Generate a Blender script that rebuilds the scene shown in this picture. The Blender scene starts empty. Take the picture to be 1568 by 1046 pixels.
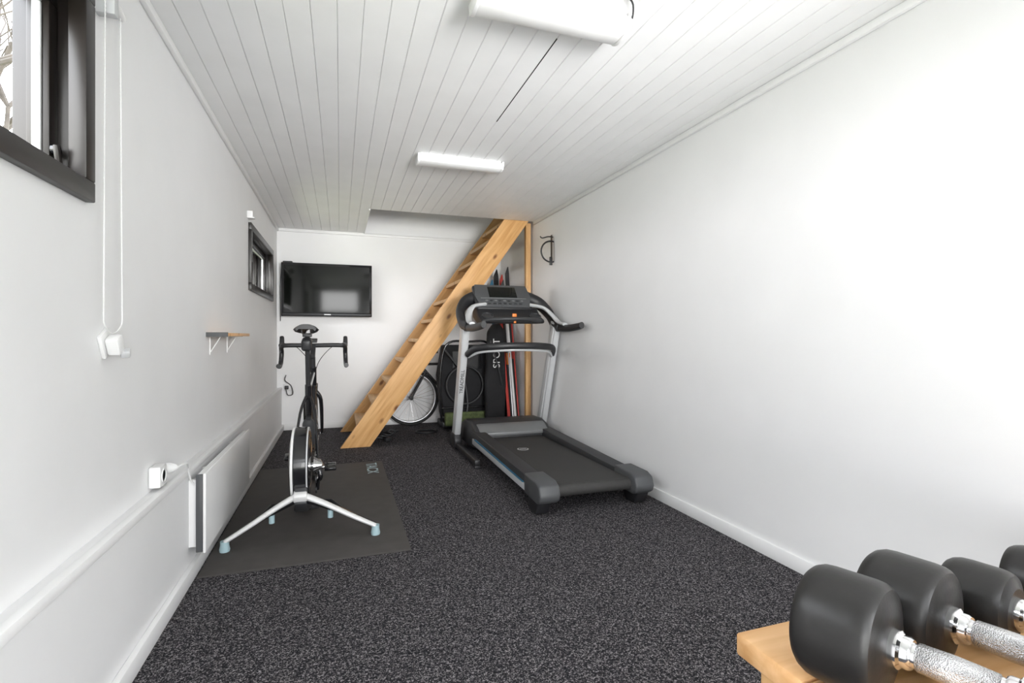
import bpy, bmesh, math, random
from mathutils import Vector, Matrix, Euler
random.seed(3)
scene=bpy.context.scene
V=Vector
# ------------------------------------------------------------------ materials
def mat(name,col,rough=.5,metal=0.,var=0.,vscale=8.,bump=0.,bscale=120.,coat=0.,emit=0.,spec=.5):
    m=bpy.data.materials.new(name); m.use_nodes=True
    nt=m.node_tree; b=nt.nodes['Principled BSDF']
    b.inputs['Base Color'].default_value=(*col,1); b.inputs['Roughness'].default_value=rough
    b.inputs['Metallic'].default_value=metal; b.inputs['Coat Weight'].default_value=coat
    b.inputs['Specular IOR Level'].default_value=spec
    if emit:
        b.inputs['Emission Color'].default_value=(*col,1); b.inputs['Emission Strength'].default_value=emit
    tc=nt.nodes.new('ShaderNodeTexCoord')
    n=nt.nodes.new('ShaderNodeTexNoise'); n.inputs['Scale'].default_value=vscale; n.inputs['Detail'].default_value=4
    nt.links.new(tc.outputs['Object'],n.inputs['Vector'])
    r=nt.nodes.new('ShaderNodeValToRGB')
    lo=[max(0,c*(1-var)) for c in col]; hi=[min(1,c*(1+var)) for c in col]
    r.color_ramp.elements[0].position=.3; r.color_ramp.elements[1].position=.7
    r.color_ramp.elements[0].color=(*lo,1); r.color_ramp.elements[1].color=(*hi,1)
    nt.links.new(n.outputs['Fac'],r.inputs['Fac']); nt.links.new(r.outputs['Color'],b.inputs['Base Color'])
    if bump:
        n2=nt.nodes.new('ShaderNodeTexNoise'); n2.inputs['Scale'].default_value=bscale; n2.inputs['Detail'].default_value=3
        nt.links.new(tc.outputs['Object'],n2.inputs['Vector'])
        bp=nt.nodes.new('ShaderNodeBump'); bp.inputs['Strength'].default_value=bump; bp.inputs['Distance'].default_value=.01
        nt.links.new(n2.outputs['Fac'],bp.inputs['Height']); nt.links.new(bp.outputs['Normal'],b.inputs['Normal'])
    return m
def wood(name,c1,c2,rot=(0,0,0),sc=(1.2,14,14),knots=True,rough=.5):
    m=bpy.data.materials.new(name); m.use_nodes=True; nt=m.node_tree; b=nt.nodes['Principled BSDF']
    b.inputs['Roughness'].default_value=rough
    tc=nt.nodes.new('ShaderNodeTexCoord'); mp=nt.nodes.new('ShaderNodeMapping'); mp2=nt.nodes.new('ShaderNodeMapping')
    mp.inputs['Rotation'].default_value=rot; mp2.inputs['Scale'].default_value=sc
    nt.links.new(tc.outputs['Object'],mp.inputs['Vector']); nt.links.new(mp.outputs['Vector'],mp2.inputs['Vector'])
    n=nt.nodes.new('ShaderNodeTexNoise'); n.inputs['Scale'].default_value=2.2; n.inputs['Detail'].default_value=6; n.inputs['Distortion'].default_value=.6
    nt.links.new(mp2.outputs['Vector'],n.inputs['Vector'])
    r=nt.nodes.new('ShaderNodeValToRGB'); r.color_ramp.elements[0].position=.32; r.color_ramp.elements[1].position=.68
    r.color_ramp.elements[0].color=(*c2,1); r.color_ramp.elements[1].color=(*c1,1)
    nt.links.new(n.outputs['Fac'],r.inputs['Fac'])
    out=r.outputs['Color']
    if knots:
        mp3=nt.nodes.new('ShaderNodeMapping'); mp3.inputs['Scale'].default_value=(4.5,9,9)
        nt.links.new(mp.outputs['Vector'],mp3.inputs['Vector'])
        v=nt.nodes.new('ShaderNodeTexVoronoi'); v.inputs['Scale'].default_value=1.0; v.inputs['Randomness'].default_value=1
        nt.links.new(mp3.outputs['Vector'],v.inputs['Vector'])
        r2=nt.nodes.new('ShaderNodeValToRGB'); r2.color_ramp.elements[0].position=.08; r2.color_ramp.elements[1].position=.20
        r2.color_ramp.elements[0].color=(.20,.08,.03,1); r2.color_ramp.elements[1].color=(1,1,1,1)
        nt.links.new(v.outputs['Distance'],r2.inputs['Fac'])
        mx=nt.nodes.new('ShaderNodeMix'); mx.data_type='RGBA'; mx.blend_type='MULTIPLY'; mx.inputs['Factor'].default_value=.85
        nt.links.new(out,mx.inputs['A']); nt.links.new(r2.outputs['Color'],mx.inputs['B']); out=mx.outputs['Result']
    nt.links.new(out,b.inputs['Base Color'])
    return m
def carpet():
    m=bpy.data.materials.new('speckled_carpet'); m.use_nodes=True; nt=m.node_tree; b=nt.nodes['Principled BSDF']
    b.inputs['Roughness'].default_value=.95; b.inputs['Specular IOR Level'].default_value=.1
    tc=nt.nodes.new('ShaderNodeTexCoord')
    v=nt.nodes.new('ShaderNodeTexVoronoi'); v.inputs['Scale'].default_value=280
    nt.links.new(tc.outputs['Object'],v.inputs['Vector'])
    sp=nt.nodes.new('ShaderNodeSeparateColor'); nt.links.new(v.outputs['Color'],sp.inputs[0])
    n=nt.nodes.new('ShaderNodeTexNoise'); n.inputs['Scale'].default_value=85; n.inputs['Detail'].default_value=4; n.inputs['Roughness'].default_value=.7
    nt.links.new(tc.outputs['Object'],n.inputs['Vector'])
    mx=nt.nodes.new('ShaderNodeMath'); mx.operation='MULTIPLY_ADD'; mx.inputs[1].default_value=.55
    nt.links.new(sp.outputs[0],mx.inputs[0])
    m2=nt.nodes.new('ShaderNodeMath'); m2.operation='MULTIPLY'; m2.inputs[1].default_value=.8; nt.links.new(n.outputs['Fac'],m2.inputs[0])
    nt.links.new(m2.outputs[0],mx.inputs[2])
    r=nt.nodes.new('ShaderNodeValToRGB'); e=r.color_ramp.elements
    e[0].position=.52; e[0].color=(.013,.0125,.015,1); e[1].position=1.0; e[1].color=(.32,.30,.31,1)
    k=e.new(.75); k.color=(.046,.043,.048,1)
    nt.links.new(mx.outputs[0],r.inputs['Fac']); nt.links.new(r.outputs['Color'],b.inputs['Base Color'])
    bp=nt.nodes.new('ShaderNodeBump'); bp.inputs['Strength'].default_value=.25; bp.inputs['Distance'].default_value=.004
    nt.links.new(mx.outputs[0],bp.inputs['Height']); nt.links.new(bp.outputs['Normal'],b.inputs['Normal'])
    return m
def glass(name):
    m=bpy.data.materials.new(name); m.use_nodes=True; nt=m.node_tree
    for n in list(nt.nodes):
        if n.type!='OUTPUT_MATERIAL': nt.nodes.remove(n)
    o=[n for n in nt.nodes if n.type=='OUTPUT_MATERIAL'][0]
    t=nt.nodes.new('ShaderNodeBsdfTransparent'); g=nt.nodes.new('ShaderNodeBsdfGlossy'); g.inputs['Roughness'].default_value=.02
    f=nt.nodes.new('ShaderNodeLayerWeight'); f.inputs['Blend'].default_value=.12
    mx=nt.nodes.new('ShaderNodeMixShader')
    nt.links.new(f.outputs['Fresnel'],mx.inputs[0]); nt.links.new(t.outputs[0],mx.inputs[1]); nt.links.new(g.outputs[0],mx.inputs[2]); nt.links.new(mx.outputs[0],o.inputs[0])
    return m
M=dict(
 wall=mat('wall_white_paint',(.84,.84,.845),.55,var=.015,vscale=3,bump=.10,bscale=14),
 trim=mat('trim_white_paint',(.85,.85,.85),.4,var=.02),
 ceil=mat('ceiling_white_boards',(.87,.87,.87),.45,var=.02,vscale=5),
 gap=mat('dark_gap',(.02,.02,.02),.9),
 black=mat('black_plastic',(.018,.018,.020),.45,var=.1,bump=.05,bscale=300),
 blackg=mat('black_gloss',(.011,.011,.013),.16,coat=.3),
 rubber=mat('grey_black_rubber',(.017,.016,.0155),.40,var=.12,vscale=20,bump=.05,bscale=60,spec=.4),
 tyre=mat('tyre_rubber',(.02,.02,.02),.7),
 brown=mat('dark_brown_frame_paint',(.013,.010,.009),.35,var=.15),
 chrome=mat('chrome_steel',(.82,.82,.83),.12,1.),
 knurl=mat('knurled_steel',(.80,.80,.81),.22,1.,bump=.5,bscale=600),
 alu=mat('brushed_aluminium',(.60,.60,.62),.35,1.),
 silver=mat('silver_plastic',(.58,.59,.60),.32,.15,var=.03),
 white=mat('white_plastic',(.80,.80,.80),.35,var=.02),
 grey=mat('grey_plastic',(.070,.073,.077),.5,var=.05),
 mgrey=mat('mid_grey_plastic',(.20,.205,.21),.4,.2,var=.05),
 dgrey=mat('dark_grey_plastic',(.032,.033,.036),.5,var=.05),
 belt=mat('treadmill_belt_rubber',(.036,.035,.034),.7,var=.08,vscale=60,bump=.15,bscale=400),
 matm=mat('floor_mat_foam',(.058,.053,.050),.75,var=.1,vscale=12,bump=.1,bscale=200),
 screen=mat('tv_screen_glass',(.004,.005,.004),.07,spec=.35),
 blue=mat('blue_accent',(.03,.16,.28),.4), teal=mat('teal_rubber',(.36,.50,.54),.5),
 red=mat('red_plastic',(.45,.03,.02),.4), orange=mat('orange_plastic',(.8,.22,.03),.4),
 green=mat('olive_green_fabric',(.10,.13,.05),.9,var=.3,vscale=30),
 fabric=mat('black_fabric',(.014,.014,.016),.85,var=.2,bump=.3,bscale=200),
 heat=mat('heater_white_enamel',(.82,.82,.82),.35,var=.01),
 lampb=mat('lamp_white_plastic',(.80,.80,.80),.35),
 lampe=mat('lamp_diffuser',(.80,.80,.795),.4),
 bark=mat('tree_bark',(.05,.042,.035),.9,var=.3), grass=mat('pale_spring_grass',(.30,.31,.20),.95,var=.3,vscale=2),
 bounce=mat('pale_bounce_slab',(.62,.61,.59),.9,var=.1,vscale=3),  # pale tone for the added slab that throws daylight indoors
 glass=glass('window_glass'), carpet=carpet(),
 pine=wood('pine_stair_wood',(.77,.46,.20),(.60,.31,.105),rot=(0,math.radians(54.2),0)),
 pinex=wood('pine_wood_x',(.78,.48,.24),(.62,.33,.13),sc=(1.2,14,14)),
 piney=wood('pine_wood_y',(.66,.39,.16),(.50,.27,.10),sc=(14,1.2,14)),
 pinez=wood('pine_wood_z',(.72,.44,.20),(.56,.31,.12),rot=(0,math.radians(90),0)),
)
# ------------------------------------------------------------------ mesh helpers
groups=[]
def group(name,loc=None,rot=0.):
    e=bpy.data.objects.new(name,None); scene.collection.objects.link(e); e.empty_display_size=.1
    if loc is None: groups.append(e)
    else: e.location=loc; e.rotation_euler=(0,0,rot)
    return e
def obj(parent,name,verts,faces,m,smooth=True,bevel=0.,bseg=2,ang=35):
    me=bpy.data.meshes.new(name); bm=bmesh.new()
    vs=[bm.verts.new(v) for v in verts]
    for f in faces:
        try: bm.faces.new([vs[i] for i in f])
        except Exception: pass
    bmesh.ops.recalc_face_normals(bm,faces=bm.faces)
    if bevel>0:
        es=[e for e in bm.edges if len(e.link_faces)==2 and e.calc_face_angle(0)>math.radians(25)]
        bmesh.ops.bevel(bm,geom=es,offset=bevel,segments=bseg,affect='EDGES',profile=.5,clamp_overlap=True)
    bm.to_mesh(me); bm.free()
    me.materials.append(m if not isinstance(m,str) else M[m])
    if smooth:
        for p in me.polygons: p.use_smooth=True
        me.set_sharp_from_angle(angle=math.radians(ang))
    o=bpy.data.objects.new(name,me); scene.collection.objects.link(o)
    if parent: o.parent=parent
    return o
CF=[(0,1,3,2),(4,6,7,5),(0,4,5,1),(2,3,7,6),(0,2,6,4),(1,5,7,3)]
def boxvf(x,y,z): return [(a,b,c) for a in x for b in y for c in z],CF
def box(parent,name,x,y,z,m,bevel=0.,bseg=2):
    v,f=boxvf(x,y,z); return obj(parent,name,v,f,m,True,bevel,bseg)
def boxes(parent,name,lst,m):
    vs=[];fs=[]
    for b in lst:
        v,f=boxvf(*b); k=len(vs); vs+=v; fs+=[tuple(i+k for i in q) for q in f]
    return obj(parent,name,vs,fs,m,False)
def obox(parent,name,c,size,rot,m,bevel=0.,bseg=2):
    R=Euler(rot).to_matrix(); s=[q/2 for q in size]
    v,f=boxvf((-s[0],s[0]),(-s[1],s[1]),(-s[2],s[2]))
    return obj(parent,name,[tuple(R@V(p)+V(c)) for p in v],f,m,True,bevel,bseg)
def prism(parent,name,poly,axis,lo,hi,m,bevel=0.,bseg=2):
    def P(a,b,t):
        return (t,a,b) if axis=='x' else ((a,t,b) if axis=='y' else (a,b,t))
    n=len(poly); vs=[P(a,b,lo) for a,b in poly]+[P(a,b,hi) for a,b in poly]
    fs=[tuple(range(n)),tuple(range(2*n-1,n-1,-1))]+[(i,(i+1)%n,(i+1)%n+n,i+n) for i in range(n)]
    return obj(parent,name,vs,fs,m,True,bevel,bseg)
def lathe(parent,name,p,d,prof,m,seg=28,ang=35):
    d=V(d).normalized(); a=d.orthogonal().normalized(); b=d.cross(a); p=V(p)
    vs=[];fs=[]
    for r,t in prof:
        for i in range(seg):
            th=2*math.pi*i/seg; vs.append(tuple(p+d*t+(a*math.cos(th)+b*math.sin(th))*max(r,1e-5)))
    for k in range(len(prof)-1):
        for i in range(seg):
            j=(i+1)%seg; fs.append((k*seg+i,k*seg+j,(k+1)*seg+j,(k+1)*seg+i))
    fs.append(tuple(range(seg))); fs.append(tuple((len(prof)-1)*seg+i for i in range(seg)))
    return obj(parent,name,vs,fs,m,True,0,2,ang)
def cyl(parent,name,p0,p1,r0,m,r1=None,seg=20):
    if r1 is None: r1=r0
    L=(V(p1)-V(p0)).length
    return lathe(parent,name,p0,V(p1)-V(p0),[(r0,0),(r1,L)],m,seg)
def cat(pts,n=6,cyc=False):
    P=[V(p) for p in pts]; out=[]; N=len(P)
    rng=range(N if cyc else N-1)
    for i in rng:
        g=(lambda k:P[k%N]) if cyc else (lambda k:P[min(max(k,0),N-1)])
        a,b,c,d=g(i-1),g(i),g(i+1),g(i+2)
        for j in range(n):
            t=j/n
            out.append(.5*((2*b)+(c-a)*t+(2*a-5*b+4*c-d)*t*t+(-a+3*b-3*c+d)*t**3))
    if not cyc: out.append(P[-1])
    return out
def sweep(parent,name,pts,r,m,seg=10,cyc=False,flat=(1,1),up=None):
    P=[V(p) for p in pts]; N=len(P); rr=r if isinstance(r,(list,tuple)) else [r]*N
    if len(rr)!=N: rr=[rr[0]+(rr[-1]-rr[0])*i/(N-1) for i in range(N)]
    vs=[];fs=[]; prev=None
    for i in range(N):
        if cyc: t=(P[(i+1)%N]-P[(i-1)%N])
        else: t=P[min(i+1,N-1)]-P[max(i-1,0)]
        if t.length<1e-9: t=V((0,0,1))
        t.normalize()
        if up is not None:
            a=V(up)-t*t.dot(V(up))
            if a.length<1e-4: a=t.orthogonal()
        elif prev is None: a=t.orthogonal()
        else: a=prev-t*t.dot(prev)
        a.normalize(); prev=a; b=t.cross(a)
        for k in range(seg):
            th=2*math.pi*k/seg; vs.append(tuple(P[i]+(a*math.cos(th)*flat[0]+b*math.sin(th)*flat[1])*rr[i]))
    for i in range(N if cyc else N-1):
        j=(i+1)%N
        for k in range(seg):
            l=(k+1)%seg; fs.append((i*seg+k,i*seg+l,j*seg+l,j*seg+k))
    if not cyc: fs.append(tuple(range(seg))); fs.append(tuple((N-1)*seg+k for k in range(seg)))
    return obj(parent,name,vs,fs,m,True,0,2,50)
def ring(parent,name,c,axis,R,r,m,seg=48,rs=10,flat=(1,1)):
    ax=V(axis).normalized(); a=ax.orthogonal().normalized(); b=ax.cross(a); c=V(c)
    return sweep(parent,name,[c+(a*math.cos(2*math.pi*i/seg)+b*math.sin(2*math.pi*i/seg))*R for i in range(seg)],r,m,rs,True,flat,tuple(ax))
def multi(parent,name,segs,r,m,seg=5):
    vs=[];fs=[]
    for p0,p1 in segs:
        p0=V(p0);p1=V(p1); t=(p1-p0).normalized(); a=t.orthogonal().normalized(); b=t.cross(a); k0=len(vs)
        for p in (p0,p1):
            for k in range(seg):
                th=2*math.pi*k/seg; vs.append(tuple(p+(a*math.cos(th)+b*math.sin(th))*r))
        for k in range(seg): fs.append((k0+k,k0+(k+1)%seg,k0+seg+(k+1)%seg,k0+seg+k))
    return obj(parent,name,vs,fs,m)
def text(parent,name,s,size,loc,rot,m,ext=.0008):
    c=bpy.data.curves.new(name,'FONT'); c.body=s; c.size=size; c.extrude=ext; c.align_x='CENTER'; c.align_y='CENTER'
    c.materials.append(M[m]); o=bpy.data.objects.new(name,c); scene.collection.objects.link(o)
    o.location=loc; o.rotation_euler=rot; o.parent=parent; return o
# ------------------------------------------------------------------ room
XL,XR,YF,YB,ZC=-.667,1.94,-1.2,6.2,2.255
XLL=-.618
box(None,'floor',(XL-.15,XR+.15),(YF-.15,YB+.15),(-.1,0),'carpet')
W1=(.42,1.715,1.42,2.0); W2=(4.36,5.72,1.405,1.905)
T=.16
o=(XL-T,XL)
boxes(None,'wall_left',[
 (o,(YF-.15,YB+.15),(0,W2[2])),
 (o,(YF-.15,YB+.15),(W1[3],2.40)),
 (o,(YF-.15,W1[0]),(W2[2],W1[3])),(o,(W1[1],W2[0]),(W2[2],W1[3])),(o,(W2[1],YB+.15),(W2[2],W1[3])),
 (o,(W1[0],W1[1]),(W2[2],W1[2])),(o,(W2[0],W2[1]),(W2[3],W1[3])),
 ((XL-.01,XLL),(YF,YB),(0,.475))],'wall')
box(None,'trim_ledge',(XLL-.02,XLL+.004),(YF,YB),(.452,.48),'trim',.002)
boxes(None,'wall_right',[((XR,XR+.15),(YF-.15,YB+.15),(0,3.5))],'wall')
boxes(None,'wall_back',[((XL-.16,XR),(YB,YB+.15),(0,3.5))],'wall')
DX=(.82,1.88); FW=(-.48,.46,1.62,2.2); LW=(-.5,.60,.15,1.45)  # door and low window openings are added for more daylight
o=(YF-.15,YF)
boxes(None,'wall_front',[((XL,LW[0]),o,(0,2.4)),((LW[0],LW[1]),o,(0,LW[2])),((LW[0],LW[1]),o,(LW[3],FW[2])),
 ((LW[0],FW[0]),o,(FW[2],2.4)),((FW[0],FW[1]),o,(FW[3],2.4)),((FW[1],LW[1]),o,(FW[2],2.4)),
 ((LW[1],DX[0]),o,(0,2.4)),((DX[0],DX[1]),o,(2.1,2.4)),((DX[1],XR),o,(0,2.4))],'wall')
# ceiling boards with v grooves
HX,HY=.27,5.0
bw=(HX-XL)/10
def boards(xa,xb,y0,y1,vs,fs):
    x=xa
    while x<xb-1e-4:
        x1=min(x+bw,xb); k=len(vs)
        pr=[(x,ZC+.005),(x+.003,ZC),(x1-.003,ZC),(x1,ZC+.005)]
        for px,pz in pr: vs.append((px,y0,pz))
        for px,pz in pr: vs.append((px,y1,pz))
        for i in range(3): fs.append((k+i,k+i+1,k+5+i,k+4+i))
        x+=bw
vs=[];fs=[]
boards(XL,XR,YF,HY,vs,fs); boards(XL,HX,HY,YB,vs,fs)
for a in [((XL,XR),(YF,HY),(ZC+.005,ZC+.12)),((XL,HX),(HY,YB),(ZC+.005,ZC+.12))]:
    v,f=boxvf(*a); k=len(vs); vs+=v; fs+=[tuple(i+k for i in q) for q in f]
obj(None,'ceiling',vs,fs,'ceil',False)
gx=XL+16*bw
box(None,'trim_ceiling_gap',(gx-.0025,gx+.0025),(1.90,2.74),(ZC-.0005,ZC+.006),'gap')
# stairwell
boxes(None,'wall_stairwell',[((HX-.1,HX),(HY-.1,YB),(ZC+.12,3.5)),((HX,XR),(HY-.1,HY),(ZC+.12,3.5)),((HX-.1,XR),(HY-.1,YB),(3.5,3.6))],'wall')
box(None,'trim_stairwell',(HX-.012,HX+.0),(HY,YB-.022),(ZC-.01,ZC+.12),'trim')
# trims
def crown(name,x,y): box(None,name,x,y,(ZC-.035,ZC),'trim',.006)
crown('trim_crown_left',(XL,XL+.022),(YF,YB)); crown('trim_crown_right',(XR-.022,XR),(YF,HY))
crown('trim_crown_back',(XL,XR-.04),(YB-.022,YB))
box(None,'baseboard_left',(XLL,XLL+.022),(YF,YB),(0,.065),'trim',.004)
box(None,'baseboard_right',(XR-.014,XR),(YF,YB),(0,.07),'trim',.004)
box(None,'baseboard_back',(XLL+.022,XR-.014),(YB-.014,YB),(0,.07),'trim',.004)
# windows
def pane(g,axis,c,a,b):
    if axis=='x': v=[(c,a[0],b[0]),(c,a[1],b[0]),(c,a[1],b[1]),(c,a[0],b[1])]
    else: v=[(a[0],c,b[0]),(a[1],c,b[0]),(a[1],c,b[1]),(a[0],c,b[1])]
    obj(g,'pane',v,[(0,1,2,3)],'glass',False)
def window(name,w,mid=True):
    y0,y1,z0,z1=w; g=group(name)
    def fr(nm,x,a,b,c,d,t,m='brown'):
        prs=[((x),(a,b),(c,c+t)),((x),(a,b),(d-t,d)),((x),(a,a+t),(c+t,d-t)),((x),(b-t,b),(c+t,d-t))]
        for i,p in enumerate(prs): box(g,f'{nm}_{i+1}',*p,m,.004)
    fr('casing',(XL-.02,XL+.022),y0-.02,y1+.0,z0-.0,z1+.02,.055)
    fr('frame',(XL-.15,XL-.015),y0,y1,z0,z1,.03)
    fr('sash',(XL-.10,XL-.05),y0+.03,y1-.03,z0+.03,z1-.03,.045)
    fr('gasket',(XL-.085,XL-.065),y0+.074,y1-.074,z0+.074,z1-.074,.010,'silver')
    pane(g,'x',XL-.075,(y0+.075,y1-.075),(z0+.075,z1-.075))
    cyl(g,'handle_base',(XL-.05,y1-.06,z0+.12),(XL-.035,y1-.06,z0+.12),.014,'blackg')
    obox(g,'handle_lever',(XL-.032,y1-.07,z0+.085),(.012,.018,.09),(.3,0,0),'brown',.004)
    return g
window('window_1',W1); window('window_2',W2)
def fwin(name,x0,x1,z0,z1,t,m='trim'):
    g=group(name)
    for i,p in enumerate([((x0,x1),(z0,z0+t)),((x0,x1),(z1-t,z1)),((x0,x0+t),(z0+t,z1-t)),((x1-t,x1),(z0+t,z1-t))]):
        box(g,f'frame_{i+1}',p[0],(YF-.1,YF-.02),p[1],m,.004)
    pane(g,'y',YF-.06,(x0+t,x1-t),(z0+t,z1-t))
fwin('window_3',*FW,.05); fwin('added_window_4',*LW,.05); fwin('added_door_1',DX[0],DX[1],0,2.1,.08)  # low window and glazed door are unseen, added to light the room
# ------------------------------------------------------------------ ceiling lamps
for (x0,x1,y0,y1) in [(.44,1.035,1.655,1.80),(.48,1.07,3.34,3.475)]:
    g=group('ceiling_lamp'); ym=(y0+y1)/2
    z=ZC; 
    prism(g,'housing',[(y0+.015,z),(y1-.015,z),(y1-.004,z-.018),(y1-.012,z-.022),(y0+.012,z-.022),(y0+.004,z-.018)],'x',x0+.02,x1-.02,'lampb')
    prism(g,'diffuser',[(y0,z-.018),(y1,z-.018),(y1-.012,z-.05),(y1-.035,z-.060),(y0+.035,z-.060),(y0+.012,z-.05)],'x',x0+.015,x1-.015,'lampe',.003)
    for i,(a,b) in enumerate([(x0,x0+.016),(x1-.016,x1)]):
        prism(g,f'end_cap_{i+1}',[(y0-.002,z-.006),(y1+.002,z-.006),(y1-.010,z-.053),(y1-.034,z-.063),(y0+.034,z-.063),(y0+.010,z-.053)],'x',a,b,'lampb',.003)
g=group('lamp_cable')
sweep(g,'cord',cat([(.98,1.78,ZC-.045),(1.045,1.72,ZC-.03),(1.0,1.60,ZC-.01),(.88,1.5,ZC-.006),(.86,1.2,ZC-.006),(.86,YF,ZC-.006)],8),.0035,'black',8)
# ------------------------------------------------------------------ mat
g=group('exercise_mat')
box(g,'foam',(-.588,.33),(2.523,4.39),(0,.009),'matm',.002)
text(g,'lettering','TACX',.12,(.235,4.17,.0095),(0,0,math.radians(-90)),'teal')
# ------------------------------------------------------------------ wheels
def wheel(g,pre,c,axis,R,tr=.013,rimd=.03,spokes=24,rim='blackg'):
    ring(g,pre+'_tyre',c,axis,R-tr,tr,'tyre')
    ring(g,pre+'_rim',c,axis,R-2*tr-rimd/2+.004,1.0*rimd/2,rim,48,8,(.5,1))
    ax=V(axis).normalized(); c=V(c)
    lathe(g,pre+'_hub',c-ax*.04,ax,[(.012,0),(.024,.004),(.024,.008),(.014,.014),(.014,.066),(.024,.072),(.024,.076),(.012,.08)],'black',20)
    a=ax.orthogonal().normalized(); b=ax.cross(a); s=[]
    for i in range(spokes):
        th=2*math.pi*i/spokes; th2=th+(.5 if (i//2)%2 else -.5); sd=(-1 if i%2 else 1)*.033
        s.append((c+ax*sd+(a*math.cos(th2)+b*math.sin(th2))*.02,c+(a*math.cos(th)+b*math.sin(th))*(R-2*tr-rimd+.006)))
    multi(g,pre+'_spokes',s,.0013,'chrome')
# ------------------------------------------------------------------ trainer + road bicycle
bx,by=-.18,2.98
g=group('bike_trainer')
lathe(g,'flywheel_housing',(bx-.075,by,.365),(1,0,0),[(.0,0),(.13,.002),(.178,.012),(.192,.03),(.192,.085),(.178,.10),(.10,.108),(.0,.11)],'blackg',48)
ring(g,'housing_stripe_1',(bx-.056,by,.365),(1,0,0),.187,.006,'white',48,8,(1.1,.6))
ring(g,'housing_stripe_2',(bx+.016,by,.365),(1,0,0),.187,.006,'silver',48,8,(.7,.6))
prism(g,'spine',[(by-.20,.20),(by-.13,.14),(by+.2,.05),(by+.33,.035),(by+.33,.075),(by+.1,.22),(by-.05,.27),(by-.17,.28)],'x',bx-.04,bx+.02,'dgrey',.008)
for k in range(9):
    ring(g,f'cassette_{k+1}',(bx+.045+k*.004,by,.345),(1,0,0),.052-.0035*k,.0022,'chrome',32,6)
lathe(g,'freehub',(bx+.035,by,.345),(1,0,0),[(.016,0),(.016,.05)],'alu',20)
for i,(fx,fy,m2) in enumerate([(-.53,2.78,'white'),(.176,2.77,'white')]):
    s=-1 if i==0 else 1
    hx=bx-.015+s*.02
    st=V((hx,by-.17,.235)); en=V((fx,fy,.055))
    sweep(g,f'leg_{i+1}',cat([st,st.lerp(en,.3)+V((0,0,.004)),st.lerp(en,.65),en],6),[.030,.020],m2,12,False,(1,.5),(0,1,0))
    sweep(g,f'leg_under_{i+1}',cat([st-V((0,-.035,.025)),st.lerp(en,.5)+V((0,.035,-.008)),en+V((0,.025,-.004))],6),[.032,.018],'blackg',12,False,(1,.6),(0,1,0))
    lathe(g,f'foot_{i+1}',(fx,fy,.009),(0,0,1),[(.022,0),(.024,.01),(.02,.03),(.02,.05)],'teal',20)
    mp=st.lerp(en,.36)
    lathe(g,f'pad_{i+1}',(mp.x,mp.y+.03,mp.z-.065),(0,0,1),[(.014,0),(.014,.04)],'teal',16)
    sweep(g,f'brace_{i+1}',[(hx,by+.12,.12),(hx+s*.13,by-.02,.15),(fx*.62+hx*.38,fy+.06,.11)],.011,'black',8)
obox(g,'front_foot',(bx-.01,by+.33,.027),(.14,.05,.036),(0,0,0),'black',.006)
prism(g,'crest',[(by-.195,.255),(by-.215,.24),(by-.19,.205),(by-.14,.22),(by-.14,.265)],'x',bx-.045,bx+.02,'white',.008)

g=group('road_bicycle')
def L(x,y,z): return (bx+x,by+y,z)
BB=(0,.41,.275); ax_=.345
sweep(g,'seat_tube',[L(*BB),L(0,.265,.76)],.017,'blackg',14,False,(1,1.2))
cyl(g,'seat_post',L(0,.265,.75),L(0,.175,1.055),.0136,'black')
sweep(g,'down_tube',[L(0,.41,.285),L(0,.835,.70)],.024,'blackg',14)
sweep(g,'top_tube',[L(0,.27,.745),L(0,.80,.80)],.017,'blackg',14)
cyl(g,'head_tube',L(0,.848,.665),L(0,.796,.835),.024,'blackg')
for s in (-1,1):
    n='l' if s<0 else 'r'
    sweep(g,'chain_stay_'+n,cat([L(s*.02,.39,.28),L(s*.05,.25,.30),L(s*.066,0,ax_)],4),[.012,.008],'blackg',10)
    sweep(g,'seat_stay_'+n,cat([L(s*.012,.275,.69),L(s*.04,.2,.60),L(s*.066,0,ax_)],4),[.009,.007],'blackg',10)
    sweep(g,'fork_blade_'+n,cat([L(s*.02,.85,.66),L(s*.05,.86,.60),L(s*.055,.93,.42),L(s*.052,1.0,ax_)],5),[.016,.009],'blackg',10)
cyl(g,'fork_crown',L(-.03,.85,.68),L(.03,.85,.68),.018,'blackg')
cyl(g,'axle_rear',L(-.075,0,ax_),L(.075,0,ax_),.007,'alu'); cyl(g,'axle_front',L(-.06,1.0,ax_),L(.06,1.0,ax_),.007,'alu')
wheel(g,'front_wheel',L(0,1.0,.3495),(1,0,0),.34,.0135,.035,20)
cyl(g,'steerer_spacers',L(0,.796,.835),L(0,.775,.905),.018,'black')
sweep(g,'stem',[L(0,.785,.90),L(0,.775,.915),L(0,.87,.985)],.017,'black',12)
for s in (-1,1):
    n='l' if s<0 else 'r'
    sweep(g,'handlebar_'+n,cat([L(0,.875,.985),L(s*.12,.87,.987),L(s*.19,.875,.985),L(s*.212,.93,.975),L(s*.215,.975,.93),L(s*.218,.955,.865),L(s*.22,.90,.84),L(s*.222,.84,.845)],8),.0155,'black',12)
    sweep(g,'brake_hood_'+n,cat([L(s*.212,.93,.985),L(s*.215,.985,.99),L(s*.216,1.005,1.03),L(s*.216,1.0,1.045)],5),[.019,.014],'black',12)
    sweep(g,'brake_lever_'+n,cat([L(s*.216,1.0,1.0),L(s*.22,1.02,.94),L(s*.222,1.0,.88)],5),[.009,.005],'blackg',8)
    sweep(g,'brake_cable_'+n,cat([L(s*.2,.98,1.0),L(s*.12,1.03,.97),L(s*.03,.98,.86),L(0,.87,.72)],6),.0025,'black',6)
obox(g,'cycling_computer',L(0,.90,1.02),(.05,.075,.015),(math.radians(15),0,0),'black',.004)
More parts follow.
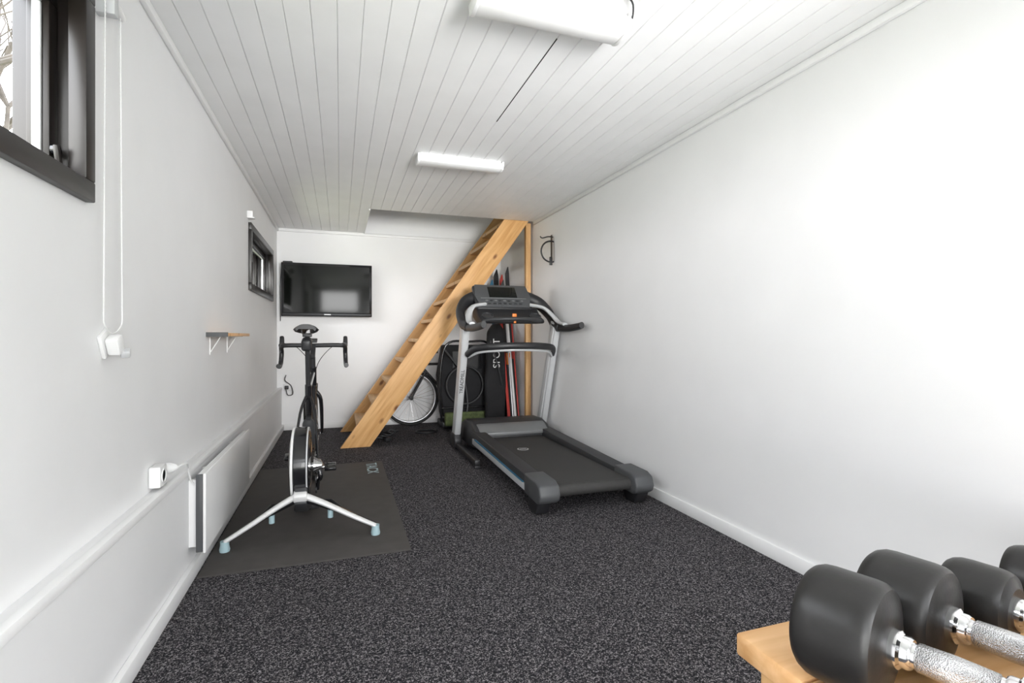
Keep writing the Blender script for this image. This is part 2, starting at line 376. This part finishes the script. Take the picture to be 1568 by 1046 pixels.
# saddle
SZ=.035
vs=[];fs=[];NY,NX=14,11
for i in range(NY):
    t=i/(NY-1); yy=.04+.27*t
    wd=.072*(1-((t-.12)/.88)**.75*.78) if t>=.12 else .072*(.75+.25*t/.12)
    for j in range(NX):
        u=-1+2*j/(NX-1)
        z=1.07+SZ+.012*(1-t)-.006*math.sin(t*3.1)-.026*abs(u)**3.2-(.008 if abs(u)<.15 and .1<t<.8 else 0)
        vs.append(L(u*wd,yy,z))
k0=len(vs)
for i in range(NY):
    for j in range(NX):
        x,y,z=vs[i*NX+j]; vs.append((bx+(x-bx)*.86,y,min(z-.012,1.055+SZ) if j not in(0,NX-1) else z-.012))
for i in range(NY-1):
    for j in range(NX-1):
        a=i*NX+j; fs.append((a,a+1,a+NX+1,a+NX)); fs.append((k0+a,k0+a+NX,k0+a+NX+1,k0+a+1))
for i in range(NY-1):
    for j in (0,NX-1):
        a=i*NX+j; fs.append((a,a+NX,k0+a+NX,k0+a))
for i in (0,NY-1):
    for j in range(NX-1):
        a=i*NX+j; fs.append((a,a+1,k0+a+1,k0+a))
obj(g,'saddle',vs,fs,'black',True,0,2,60)
for s in (-1,1):
    sweep(g,f'saddle_rail_{1 if s<0 else 2}',cat([L(s*.022,.07,1.05+SZ),L(s*.022,.12,1.03+SZ),L(s*.02,.22,1.03+SZ),L(s*.01,.29,1.05+SZ)],4),.0035,'alu',8)
obox(g,'saddle_clamp',L(0,.175,1.022+SZ),(.05,.04,.022),(0,0,0),'black',.004)
obox(g,'saddle_bag',L(0,.13,1.005),(.055,.09,.07),(.2,0,0),'black',.018,3)
lathe(g,'water_bottle',L(0,.35,.40),(0,-.29,.96),[(.0,0),(.036,.002),(.036,.13),(.028,.15),(.018,.16),(.018,.18),(0,.182)],'dgrey',20)
cyl(g,'bottom_bracket',L(-.05,.41,.275),L(.05,.41,.275),.021,'black')
ring(g,'chainring_outer',L(.046,.41,.275),(1,0,0),.098,.004,'blackg',48,8,(.5,1.6))
ring(g,'chainring_inner',L(.040,.41,.275),(1,0,0),.072,.003,'chrome',40,8,(.5,1.6))
multi(g,'chainring_spider',[(L(.045,.41,.275),L(.045,.41+.098*math.cos(a),.275+.098*math.sin(a))) for a in [k*1.5708+.5 for k in range(4)]],.008,'blackg',8)
for s,dy,dz in ((-1,.17,.0),(1,-.17,.0)):
    n='l' if s<0 else 'r'
    sweep(g,'crank_'+n,[L(s*.055,.41,.275),L(s*.07,.41+dy*.5,.275+dz*.5),L(s*.078,.41+dy,.275+dz)],[.014,.010],'blackg',10)
    cyl(g,'pedal_axle_'+n,L(s*.075,.41+dy,.275+dz),L(s*.15,.41+dy,.275+dz),.006,'chrome')
    obox(g,'pedal_'+n,L(s*.125,.41+dy,.275+dz),(.065,.085,.018),(.2,0,0),'blackg',.005)
multi(g,'chain',[(L(.046,.41,.373),L(.055,0,.39)),(L(.046,.41,.177),L(.055,.05,.20)),(L(.055,.05,.2),L(.055,.03,.27)),(L(.055,.03,.27),L(.055,-.04,.31))],.004,'chrome',6)
sweep(g,'derailleur',cat([L(.07,0,.33),L(.078,-.01,.28),L(.065,.03,.25),L(.06,.05,.2)],4),[.014,.009],'blackg',10)
lathe(g,'jockey_1',L(.05,.05,.2),(1,0,0),[(.022,0),(.022,.008)],'black',18)
lathe(g,'jockey_2',L(.05,.03,.262),(1,0,0),[(.022,0),(.022,.008)],'black',18)
obox(g,'front_brake',L(0,.885,.70),(.06,.04,.04),(0,0,0),'blackg',.008)
# ------------------------------------------------------------------ treadmill
g=group('treadmill')
CX=1.455
def mx(x): return 2*CX-x
for s in (0,1):
    f=(lambda x:x) if s==0 else mx
    def rx(a,b): return tuple(sorted((f(a),f(b))))
    n='l' if s==0 else 'r'
    prism(g,'side_rail_'+n,[(2.80,.085),(4.35,.10),(4.35,.225),(2.80,.185)],'x',*rx(1.09,1.195),'dgrey',.008)
    prism(g,'rail_silver_strip_'+n,[(2.93,.095),(4.28,.12),(4.28,.165),(2.93,.135)],'x',*rx(1.080,1.092),'silver',.002)
    prism(g,'rail_blue_strip_'+n,[(3.0,.137),(4.2,.164),(4.2,.173),(3.0,.142)],'x',*rx(1.079,1.092),'blue')
    prism(g,'rear_cap_'+n,[(2.70,.10),(2.69,.13),(2.71,.185),(2.76,.205),(2.96,.208),(2.96,.085),(2.74,.075)],'x',*rx(1.075,1.205),'grey',.012,3)
    prism(g,'rear_foot_'+n,[(2.73,.09),(2.93,.09),(2.91,.02),(2.88,.0),(2.79,.0),(2.765,.02)],'x',*rx(1.085,1.165),'black',.012,3)
    box(g,'base_rail_'+n,rx(1.005,1.055),(3.9,4.86),(.022,.07),'black',.01)
    obox(g,'base_pad_'+n,(f(1.03),3.93,.012),(.05,.06,.024),(0,0,0),'black',.004)
    obox(g,'base_pad_front_'+n,(f(1.03),4.8,.012),(.05,.06,.024),(0,0,0),'black',.004)
    prism(g,'upright_'+n,[(4.78,.06),(4.65,.06),(4.255,1.16),(4.375,1.20)],'x',*rx(1.0,1.056),'silver',.012,3)
    prism(g,'upright_inner_'+n,[(4.76,.10),(4.67,.10),(4.29,1.13),(4.35,1.15)],'x',*rx(1.05,1.064),'silver',.003)
    prism(g,'upright_boot_'+n,[(4.83,.015),(4.61,.015),(4.60,.09),(4.625,.15),(4.76,.15),(4.83,.08)],'x',*rx(.994,1.064),'black',.012,3)
    sweep(g,'cowl_'+n,cat([(f(1.22),4.60,1.42),(f(1.10),4.58,1.37),(f(1.025),4.50,1.27),(f(1.02),4.36,1.16),(f(1.03),4.22,1.135)],6),[.062,.045],'black',14,False,(1.0,.75),(0,0,1))
    sweep(g,'cowl_silver_'+n,cat([(f(1.24),4.44,1.34),(f(1.12),4.40,1.315),(f(1.06),4.32,1.24),(f(1.04),4.22,1.175),(f(1.035),4.10,1.155)],6),[.022,.018],'silver',12,False,(.8,1.4),(0,0,1))
    sweep(g,'handrail_'+n,cat([(f(1.03),4.30,1.125),(f(1.03),4.05,1.12),(f(1.035),3.85,1.13),(f(1.04),3.76,1.14)],6),[.033,.028],'black',14,False,(1,.8),(0,0,1))
box(g,'deck_board',(1.19,mx(1.19)),(2.79,4.3),(.10,.152),'black')
box(g,'running_belt',(1.205,mx(1.205)),(2.785,4.32),(.152,.168),'belt',.006)
cyl(g,'rear_roller',(1.205,2.785,.132),(mx(1.205),2.785,.132),.036,'belt')
prism(g,'motor_hood',[(4.24,.10),(4.24,.205),(4.32,.255),(4.45,.285),(4.66,.278),(4.80,.23),(4.85,.15),(4.84,.07),(4.7,.05),(4.3,.07)],'x',1.105,mx(1.105),'dgrey',.018,3)
prism(g,'hood_grey_band',[(4.225,.185),(4.222,.212),(4.315,.262),(4.37,.275),(4.37,.262),(4.30,.240),(4.25,.195)],'x',1.14,mx(1.14),'mgrey',.006)
sweep(g,'cross_bar',cat([(1.05,4.34,.89),(1.10,4.22,.945),(1.25,4.12,.965),(CX,4.09,.97),(mx(1.25),4.12,.965),(mx(1.10),4.22,.945),(mx(1.05),4.34,.89)],6),.026,'black',14,False,(1.1,.8),(0,0,1))
sweep(g,'cross_bar_lower',cat([(1.06,4.34,.87),(1.14,4.24,.915),(1.3,4.16,.93),(CX,4.13,.935),(mx(1.3),4.16,.93),(mx(1.14),4.24,.915),(mx(1.06),4.34,.87)],6),.014,'silver',10)
# console
CX0=CX; CX=1.43
a=math.radians(-40)
obox(g,'console_body',(CX,4.53,1.40),(.54,.05,.30),(a,0,0),'black',.02,3)
R=Euler((a,0,0)).to_matrix()
def cp(x,y,z): p=R@V((x,y,z)); return (CX+p.x,4.53+p.y,1.40+p.z)
prism2=[(-.25,.14),(.25,.14),(.27,.0),(.23,-.14),(-.23,-.14),(-.27,.0)]
obj(g,'console_bezel',[cp(x,-.026,z) for x,z in prism2]+[cp(x,-.038,z) for x,z in prism2],[tuple(range(6)),tuple(range(11,5,-1))]+[(i,(i+1)%6,(i+1)%6+6,i+6) for i in range(6)],'grey',True,.003)
obox(g,'console_screen',cp(0,-.040,.045),(.27,.006,.13),(a,0,0),'screen',.004)
obox(g,'console_trim',cp(0,-.040,-.035),(.44,.006,.008),(a,0,0),'mgrey',.002)
for k in range(-4,5):
    obox(g,f'console_button_{k+5}',cp(k*.042,-.041,-.065),(.026,.008,.014),(a,0,0),'dgrey' if k%2 else 'mgrey',.003)
for k in range(-3,4):
    obox(g,f'console_key_{k+4}',cp(k*.05,-.041,-.1),(.03,.008,.016),(a,0,0),'dgrey',.003)
CX=CX0
prism(g,'console_tray',[(4.26,1.165),(4.26,1.20),(4.36,1.235),(4.46,1.32),(4.60,1.32),(4.58,1.22),(4.45,1.165)],'x',1.16,mx(1.16),'black',.018,3)
sweep(g,'tray_grip',cat([(1.2,4.27,1.19),(CX-.1,4.20,1.20),(CX+.1,4.20,1.20),(mx(1.2),4.27,1.19)],6),.018,'dgrey',12)
for s in (-1,1):
    lathe(g,f'speaker_{1 if s<0 else 2}',(CX+s*.225,4.33,1.22),(0,-.5,.86),[(.0,0),(.055,.002),(.055,.02),(.045,.024),(.042,.014),(0,.014)],'dgrey',28)
obox(g,'safety_key',(CX+.0,4.25,1.235),(.04,.02,.03),(0,0,0),'orange',.005)
obox(g,'safety_tag',(CX+.0,4.235,1.19),(.022,.01,.05),(0,0,0),'orange',.003)
lathe(g,'belt_logo',(CX-.1,3.75,.168),(0,0,1),[(.045,0),(.045,.0008)],'silver',28)
lathe(g,'belt_logo_centre',(CX-.1,3.75,.1685),(0,0,1),[(.035,0),(.035,.001)],'belt',28)
obox(g,'belt_logo_bar',(CX-.1,3.75,.1695),(.05,.015,.001),(0,0,0),'silver')
tl=text(g,'upright_lettering','TREADMILL',.045,(1.028,4.50,.50),(0,0,0),'dgrey')
d_=V((0,-.395,1.10)).normalized(); n_=V((0,-1.10,-.395)).normalized()
ex=d_; ez=n_; ey=ez.cross(ex)
tl.rotation_euler=Matrix((ex,ey,ez)).transposed().to_euler(); tl.location=V((1.028,4.65,.06))+d_*.62+n_*.001
# ------------------------------------------------------------------ staircase
g=group('wooden_staircase')
def stringer(nm,y0,y1):
    prism(g,nm,[(0.0,0.001),(.27,0.001),(1.905,2.30),(1.905,2.62),(1.865,2.62)],'y',y0,y1,'pine',.003)
stringer('stringer_front',5.015,5.06); stringer('stringer_rear',5.88,5.925)
nst=11; rise=2.255/nst
for k in range(1,nst+1):
    z=k*rise; xc=.135+z*(1.635/2.30)
    box(g,f'tread_{k}',(xc-.135,xc+.12),(5.06,5.88),(z-.036,z),'piney',.004)
g2=group('stair_post')
box(g2,'post',(1.865,1.92),(5.065,5.12),(0,2.25),'pinez',.004)
# ------------------------------------------------------------------ television
g=group('wall_television')
x0,x1,z0,z1=-.612,.345,1.27,1.862; yt=6.10
box(g,'cabinet',(x0+.03,x1-.03),(yt+.0,yt+.05),(z0+.03,z1-.03),'black',.01)
box(g,'back_panel',(x0,x1),(yt-.03,yt+.005),(z0,z1),'blackg',.006)
box(g,'screen',(x0+.028,x1-.028),(yt-.032,yt-.028),(z0+.045,z1-.028),'screen')
box(g,'bottom_bezel_strip',(x0+.01,x1-.01),(yt-.034,yt-.03),(z0+.012,z0+.035),'dgrey',.002)
box(g,'badge',(-.17,-.10),(yt-.036,yt-.033),(z0+.018,z0+.028),'silver')
box(g,'wall_mount',(-.3,.05),(yt+.05,YB),(1.4,1.7),'black')
g=group('wifi_router')
box(g,'body',(-.60,-.50),(6.11,6.15),(1.832,1.882),'black',.008)
sweep(g,'cable',cat([(-.615,6.16,1.85),(-.63,6.17,1.6),(-.628,6.17,1.3),(-.63,6.18,1.22)],6),.004,'black',6)
g=group('power_outlet')
box(g,'plate',(-.60,-.52),(YB-.012,YB),(.44,.52),'white',.003)
box(g,'plug',(-.585,-.545),(YB-.05,YB-.012),(.46,.50),'black',.006)
sweep(g,'cord',cat([(-.57,6.15,.46),(-.55,6.13,.40),(-.50,6.14,.41),(-.52,6.16,.50),(-.58,6.15,.56),(-.57,6.16,.62)],6),.005,'black',6)
# ------------------------------------------------------------------ left wall things
g=group('panel_heater')
y0,y1=2.49,3.60
box(g,'front_panel',(-.558,-.546),(y0,y1),(.12,.462),'heat',.004)
box(g,'side_near',(-.585,-.558),(y0+.002,y0+.014),(.125,.457),'grey',.002)
box(g,'body',(-.583,-.558),(y0+.014,y1-.01),(.13,.455),'heat',.002)
for i,y in enumerate((y0+.03,y0+.25,y1-.25)): box(g,f'bracket_{i+1}',(XLL,-.583),(y,y+.03),(.14,.43),'heat',.002)
g=group('wall_outlet')
box(g,'box',(XL+.001,XL+.04),(2.19,2.265),(.49,.568),'white',.006)
lathe(g,'socket',(XL+.04,2.2275,.529),(1,0,0),[(.027,0),(.027,.003),(.022,.003),(.020,.0)],'trim',24)
g=group('heater_plug')
lathe(g,'plug',(XL+.001,2.36,.525),(1,0,0),[(.020,0),(.022,.02),(.015,.040),(.007,.05)],'white',20)
sweep(g,'cord',cat([(XL+.048,2.36,.525),(XL+.07,2.40,.53),(XLL+.012,2.46,.50),(XLL+.012,2.50,.44),(XLL+.02,2.52,.41)],6),.004,'white',8)
g=group('wall_shelf')
box(g,'board',(XL,XL+.10),(3.05,3.74),(1.05,1.068),'pinex',.002)
box(g,'end_trim',(XL,XL+.102),(3.040,3.05),(1.047,1.071),'grey')
for i,y in enumerate((3.12,3.56)):
    box(g,f'bracket_arm_{i+1}',(XL,XL+.09),(y,y+.015),(1.046,1.05),'white')
    box(g,f'bracket_leg_{i+1}',(XL,XL+.004),(y,y+.015),(.95,1.05),'white')
    sweep(g,f'bracket_brace_{i+1}',[(XL+.004,y+.008,.965),(XL+.05,y+.008,1.046)],.003,'white',6)
g=group('roller_blind_cord')
box(g,'bracket',(XL,XL+.05),(1.76,1.79),(1.98,2.12),'silver',.003)
cyl(g,'pulley',(XL+.03,1.745,2.05),(XL+.03,1.875,2.03),.012,'white')
def beads(nm,p0,p1):
    p0=V(p0);p1=V(p1); n=int((p1-p0).length/.012)
    pts=[p0.lerp(p1,i/(2*n)) for i in range(2*n+1)]
    sweep(g,nm,pts,[.0026 if i%2 else .0014 for i in range(2*n+1)],'white',6)
XC=XL+.03
beads('chain_1',(XC,1.752,2.05),(XC,1.742,1.11)); beads('chain_2',(XC,1.858,2.04),(XC,1.872,1.11))
sweep(g,'chain_loop',cat([(XC,1.742,1.11),(XC,1.747,1.085),(XC,1.787,1.062),(XC,1.827,1.062),(XC,1.867,1.085),(XC,1.872,1.11)],6),.002,'white',6)
obox(g,'tensioner_plate',(XL+.006,1.82,1.03),(.012,.065,.075),(.5,0,0),'white',.004)
obox(g,'tensioner_clip',(XL+.030,1.82,1.025),(.035,.045,.055),(.5,0,0),'white',.008)
obox(g,'tensioner_knob',(XL+.05,1.84,1.00),(.025,.03,.025),(.5,0,.3),'silver',.006)
g=group('blind_bracket')
box(g,'plate',(XL,XL+.04),(4.28,4.31),(1.95,2.0),'white',.004); box(g,'arm',(XL,XL+.05),(4.28,4.34),(1.945,1.955),'white',.002)
# right wall hook
g=group('wall_hook')
Y=4.50
box(g,'plate',(XR-.008,XR),(Y-.02,Y+.02),(1.78,2.02),'black',.003)
sweep(g,'arm',cat([(XR-.008,Y,2.0),(XR-.06,Y-.005,2.0),(XR-.12,Y,1.985),(XR-.14,Y,2.0)],5),.006,'black',8)
ring(g,'hanging_loop',(XR-.03,Y,1.86),(0,1,.0),.10,.008,'black',32,8)
for v_ in g.children[-1].data.vertices: v_.co.x=(XR-.03)+(v_.co.x-(XR-.03))*.22
obox(g,'hanging_strap',(XR-.03,Y,1.77),(.03,.012,.08),(0,0,0),'black',.004)
# ------------------------------------------------------------------ stored things at the back
g=group('parked_bicycle')
yb=6.06
wheel(g,'front_wheel',(.79,yb,.325),(0,1,0),.325,.016,.022,28,'alu')
wheel(g,'rear_wheel',(1.60,yb,.325),(0,1,0),.325,.016,.022,28,'alu')
F=[((1.60,.325),(1.27,.28)),((1.27,.28),(1.36,.74)),((1.36,.70),(1.60,.325)),((1.27,.28),(.94,.66)),((.91,.72),(1.35,.72)),((.96,.60),(.90,.78))]
for i,(a1,b1) in enumerate(F): cyl(g,f'frame_tube_{i+1}',(a1[0],yb,a1[1]),(b1[0],yb,b1[1]),.015,'black')
for s in (-1,1): cyl(g,f'fork_{1 if s<0 else 2}',(.95,yb+s*.03,.62),(.79,yb+s*.05,.325),.010,'black')
sweep(g,'handlebar',cat([(1.1,yb-.03,.86),(.98,yb-.03,.86),(.90,yb,.80),(.9,yb-.02,.84),(.95,yb-.04,.88)],4),.012,'black',8)
obox(g,'saddle',(1.37,yb,.80),(.24,.1,.04),(0,0,0),'black',.015)
ring(g,'chainring',(1.27,yb-.05,.28),(0,1,0),.085,.004,'chrome',32,6)
g=group('child_bike_trailer')
prism(g,'fabric_body',[(1.10,.14),(1.62,.14),(1.66,.60),(1.60,.95),(1.12,.95),(1.06,.60)],'y',5.66,5.95,'fabric',.02)
sweep(g,'frame_loop',cat([(1.07,5.62,.10),(1.05,5.62,.55),(1.12,5.62,.95),(1.38,5.62,.99),(1.62,5.62,.95),(1.70,5.62,.55),(1.67,5.62,.10)],6),.013,'blackg',10)
sweep(g,'frame_curve',cat([(1.10,5.60,.90),(1.30,5.60,.62),(1.36,5.60,.30),(1.34,5.60,.16)],6),.010,'grey',8)
ring(g,'folded_wheel',(1.33,5.60,.50),(0,1,0),.21,.011,'dgrey',40,8)
sweep(g,'frame_bar',[(1.07,5.62,.25),(1.69,5.62,.25)],.012,'blackg',8)
box(g,'base_tray',(1.08,1.66),(5.62,5.95),(.03,.09),'black',.01)
box(g,'olive_blanket',(1.10,1.62),(5.57,5.64),(.05,.20),'green',.02,3)
box(g,'panel_window',(1.2,1.54),(5.652,5.66),(.68,.88),'blackg')
g=group('ski_bag')
prism(g,'bag',[(1.54,.0),(1.75,.0),(1.77,.5),(1.75,1.12),(1.70,1.19),(1.62,1.19),(1.56,1.1),(1.53,.5)],'y',5.44,5.54,'fabric',.03,3)
text(g,'lettering','SPORT',.11,(1.655,5.438,.86),(math.radians(90),math.radians(-90),0),'white')
sweep(g,'strap',cat([(1.58,5.44,1.0),(1.65,5.41,.75),(1.72,5.44,.5)],6),.01,'dgrey',8)
def ski(g,nm,x,y0,y1,L_,m,w=.05,m2=None):
    vs=[];fs=[];N=24
    for i in range(N+1):
        t=i/N; z=.0+L_*t; y=y0+(y1-y0)*t; off=-.06*max(0,(t-.93)/.07)**2
        ww=w*(.5-.09*math.sin(math.pi*t)); 
        if t>.95: ww*=math.sqrt(max(.02,1-((t-.95)/.05)**2))
        for sx,sy in ((-1,-1),(1,-1),(1,1),(-1,1)): vs.append((x+sx*ww,y+off+sy*.005,z+.001))
    for i in range(N):
        for k in range(4):
            l=(k+1)%4; fs.append((i*4+k,i*4+l,i*4+4+l,i*4+4+k))
    fs+= [(0,1,2,3),tuple(N*4+k for k in range(4))]
    obj(g,nm,vs,fs,m)
    if m2: box(g,nm+'_binding',(x-.022,x+.022),((y0+y1)/2-.045,(y0+y1)/2-.006),(L_*.42,L_*.5),m2,.006)
g=group('skis')
ski(g,'ski_1',1.80,5.55,5.98,1.86,'blackg',.065,'white'); ski(g,'ski_2',1.865,5.53,5.97,1.80,'red',.05,'black')
ski(g,'ski_3',1.755,5.60,6.02,1.74,'blue',.055,'black'); ski(g,'ski_4',1.90,5.42,5.85,1.88,'black',.05,'red')
ski(g,'ski_5',1.835,5.40,5.83,1.72,'dgrey',.05,'orange'); ski(g,'ski_6',1.785,5.36,5.75,1.45,'red',.035)
ski(g,'ski_7',1.86,5.36,5.76,1.5,'white',.03); ski(g,'ski_8',1.815,5.46,5.88,1.62,'blackg',.05)
for i,(x,y,c) in enumerate([(1.81,5.30,'alu'),(1.87,5.28,'red')]):
    cyl(g,f'pole_{i+1}',(x,y,.02),(x,y+.3,1.3),.008,c,seg=8); cyl(g,f'pole_grip_{i+1}',(x,y+.3,1.3),(x,y+.325,1.42),.014,'black',seg=10)
g=group('coiled_cable')
for k in range(4):
    c0=V((.36+.05*k,5.35+.03*k,.014+.012*k)); r0=.10-.012*k
    sweep(g,f'loop_{k+1}',cat([c0+V((r0*math.cos(a),r0*.7*math.sin(a),.012*math.sin(3*a+k)+.006)) for a in [j*.7854 for j in range(8)]],5,True),.009,'black',8,True)
obox(g,'plug',(.45,5.22,.02),(.07,.05,.04),(0,0,.5),'black',.01)
g=group('resistance_band')
sweep(g,'band',cat([(.78,5.55,.012),(.9,5.48,.012),(1.0,5.56,.012),(.93,5.66,.012),(.82,5.63,.012)],6,True),.012,'black',8,True)
# ------------------------------------------------------------------ bench and dumbbells
BX,BY,BZ=.608,.667,.57
g=group('wooden_bench')
for k in range(4):
    y1=BY-k*.128; box(g,f'top_plank_{k+1}',(BX,1.90),(y1-.124,y1),(BZ-.035,BZ),'pinex',.004)
box(g,'end_rail',(BX+.04,BX+.075),(BY-.49,BY-.02),(BZ-.13,BZ-.035),'piney',.003)
for i,(x,y) in enumerate([(BX+.03,BY-.07),(BX+.03,BY-.49),(1.80,BY-.07),(1.80,BY-.49)]):
    box(g,f'leg_{i+1}',(x,x+.055),(y,y+.05),(0,BZ-.035),'pinez',.004)
box(g,'long_rail',(BX+.085,1.80),(BY-.05,BY-.02),(BZ-.13,BZ-.035),'pinex',.003)
def dumbbell(x,y,r,hl,rot,hlen=.13):
    d=V((-math.sin(rot),math.cos(rot),0)); tot=hlen/2+hl/2
    c=V((x,y,BZ+r))-d*tot
    g=group('dumbbell',(c.x,c.y,c.z),rot)
    for i,s in enumerate((-1,1)):
        p=(0,s*hlen/2,0); 
        lathe(g,f'head_{i+1}',p,(0,s,0),[(0,0),(r*.62,.0),(r*.70,.003),(r*.90,.006),(r*.955,.010),(r*.985,.016),(r,.026),(r,hl-.026),(r*.985,hl-.014),(r*.93,hl-.005),(r*.86,hl),(r*.55,hl),(r*.52,hl-.004),(0,hl-.004)],'rubber',56,30)
        lathe(g,f'collar_{i+1}',(0,s*(hlen/2+.001),0),(0,-s,0),[(.024,0),(.024,.010),(.020,.013),(.020,.02),(.018,.023)],'chrome',28)
    lathe(g,'grip_core',(0,-hlen/2,0),(0,1,0),[(.0150,0),(.0150,hlen)],'chrome',28,60)
    lathe(g,'grip_sleeve',(0,-hlen/2+.026,0),(0,1,0),[(.0150,0),(.0172,.002),(.0185,(hlen-.052)/2),(.0172,hlen-.054),(.0150,hlen-.052)],'knurl',32,60)
dumbbell(.664,.517,.076,.10,math.radians(19))
dumbbell(.807,.533,.074,.10,math.radians(13))
dumbbell(.964,.529,.059,.085,math.radians(11))
dumbbell(1.139,.539,.056,.08,math.radians(10))
dumbbell(1.31,.55,.050,.075,math.radians(8))
# ------------------------------------------------------------------ outdoors
gl=bpy.data.objects.new('garden_ground',None); scene.collection.objects.link(gl)
box(gl,'lawn',(-40,40),(-40,40),(-.5,-.3),'grass')
box(gl,'bounce_slab',(-2.2,3.6),(-5.5,YF-.15),(-.3,-.12),'bounce')  # unseen pale slab, added to bounce daylight up onto the ceiling
def tree(x,y,seed,h=1.6):
    random.seed(seed); g=group('bare_tree'); segs=[]
    def br(p,d,l,r,n):
        if n==0: return
        q=p+d*l; segs.append((p,q,r))
        for k in range(3 if n>2 else 2):
            nd=(d+V((random.uniform(-.8,.8),random.uniform(-.8,.8),random.uniform(-.2,.6)))).normalized(); br(q,nd,l*random.uniform(.62,.85),r*.6,n-1)
    br(V((x,y,-.3)),V((0,0,1)),h,.10,6)
    for lv in range(3):
        rr=[.07,.025,.008][lv]; s=[(a,b) for a,b,r in segs if (r>.05 if lv==0 else (.015<r<=.05 if lv==1 else r<=.015))]
        if s: multi(g,['trunk','boughs','twigs'][lv],s,rr,'bark',6)
tree(-5.5,8.6,9,2.0); tree(-3.9,7.9,11,1.9); tree(-4.4,5.9,21,1.8)
# ------------------------------------------------------------------ recentre group empties
bpy.context.view_layer.update()
for e in groups:
    ms=[c for c in e.children]
    pts=[c.matrix_world@V(b) for c in ms for b in c.bound_box]
    lo=V([min(p[i] for p in pts) for i in range(3)]); hi=V([max(p[i] for p in pts) for i in range(3)])
    c0=V(((lo.x+hi.x)/2,(lo.y+hi.y)/2,lo.z))
    for c in ms:
        if c.type=='MESH': c.data.transform(Matrix.Translation(-c0))
        else: c.location=V(c.location)-c0
    e.location=c0
# ------------------------------------------------------------------ light
w=bpy.data.worlds.new('World'); scene.world=w; w.use_nodes=True; nt=w.node_tree; bg=nt.nodes['Background']
tc=nt.nodes.new('ShaderNodeTexCoord'); sp=nt.nodes.new('ShaderNodeSeparateXYZ'); r=nt.nodes.new('ShaderNodeValToRGB')
nt.links.new(tc.outputs['Generated'],sp.inputs[0]); nt.links.new(sp.outputs['Z'],r.inputs['Fac'])
r.color_ramp.elements[0].color=(1,.995,.985,1); r.color_ramp.elements[1].color=(.84,.91,1,1)
nt.links.new(r.outputs['Color'],bg.inputs['Color']); bg.inputs['Strength'].default_value=11
def portal(name,loc,rot,sx,sy):
    l=bpy.data.lights.new(name,'AREA'); l.shape='RECTANGLE'; l.size=sx; l.size_y=sy; l.cycles.is_portal=True
    o=bpy.data.objects.new(name,l); scene.collection.objects.link(o); o.location=loc; o.rotation_euler=rot
for (a,b,c,d) in ((DX[0],DX[1],0,2.1),FW,LW):
    portal('daylight_portal',((a+b)/2,YF-.2,(c+d)/2),(math.radians(90),0,0),b-a,d-c)
for W in (W1,W2): portal('daylight_portal',(XL-T-.02,(W[0]+W[1])/2,(W[2]+W[3])/2),(0,math.radians(-90),0),W[3]-W[2],W[1]-W[0])
def lamp(name,loc,rot,sx,sy,p,spread=180,col=(1,1,1)):
    l=bpy.data.lights.new(name,'AREA'); l.shape='RECTANGLE'; l.size=sx; l.size_y=sy; l.energy=p; l.color=col; l.spread=math.radians(spread)
    o=bpy.data.objects.new(name,l); scene.collection.objects.link(o); o.location=loc; o.rotation_euler=rot
# added fill light, no such lamp here, brightens the far end and ceiling
def aim(a,b): return (V(b)-V(a)).to_track_quat('-Z','Y').to_euler()
P0=(1.25,-.95,1.45)
lamp('added_fill_light',P0,aim(P0,(.5,5.0,2.2)),.8,.7,17,55)
# ------------------------------------------------------------------ camera
cam=bpy.data.cameras.new('camera'); co=bpy.data.objects.new('camera',cam); scene.collection.objects.link(co)
cam.sensor_width=36; cam.lens=36*780/1568; cam.clip_start=.01
cam.shift_y=-8/1568
co.location=(0,0,1.05); co.rotation_euler=(math.radians(90),0,-math.atan(263/780))
scene.camera=co
scene.view_settings.view_transform='Standard'; scene.view_settings.look='None'; scene.view_settings.exposure=.35
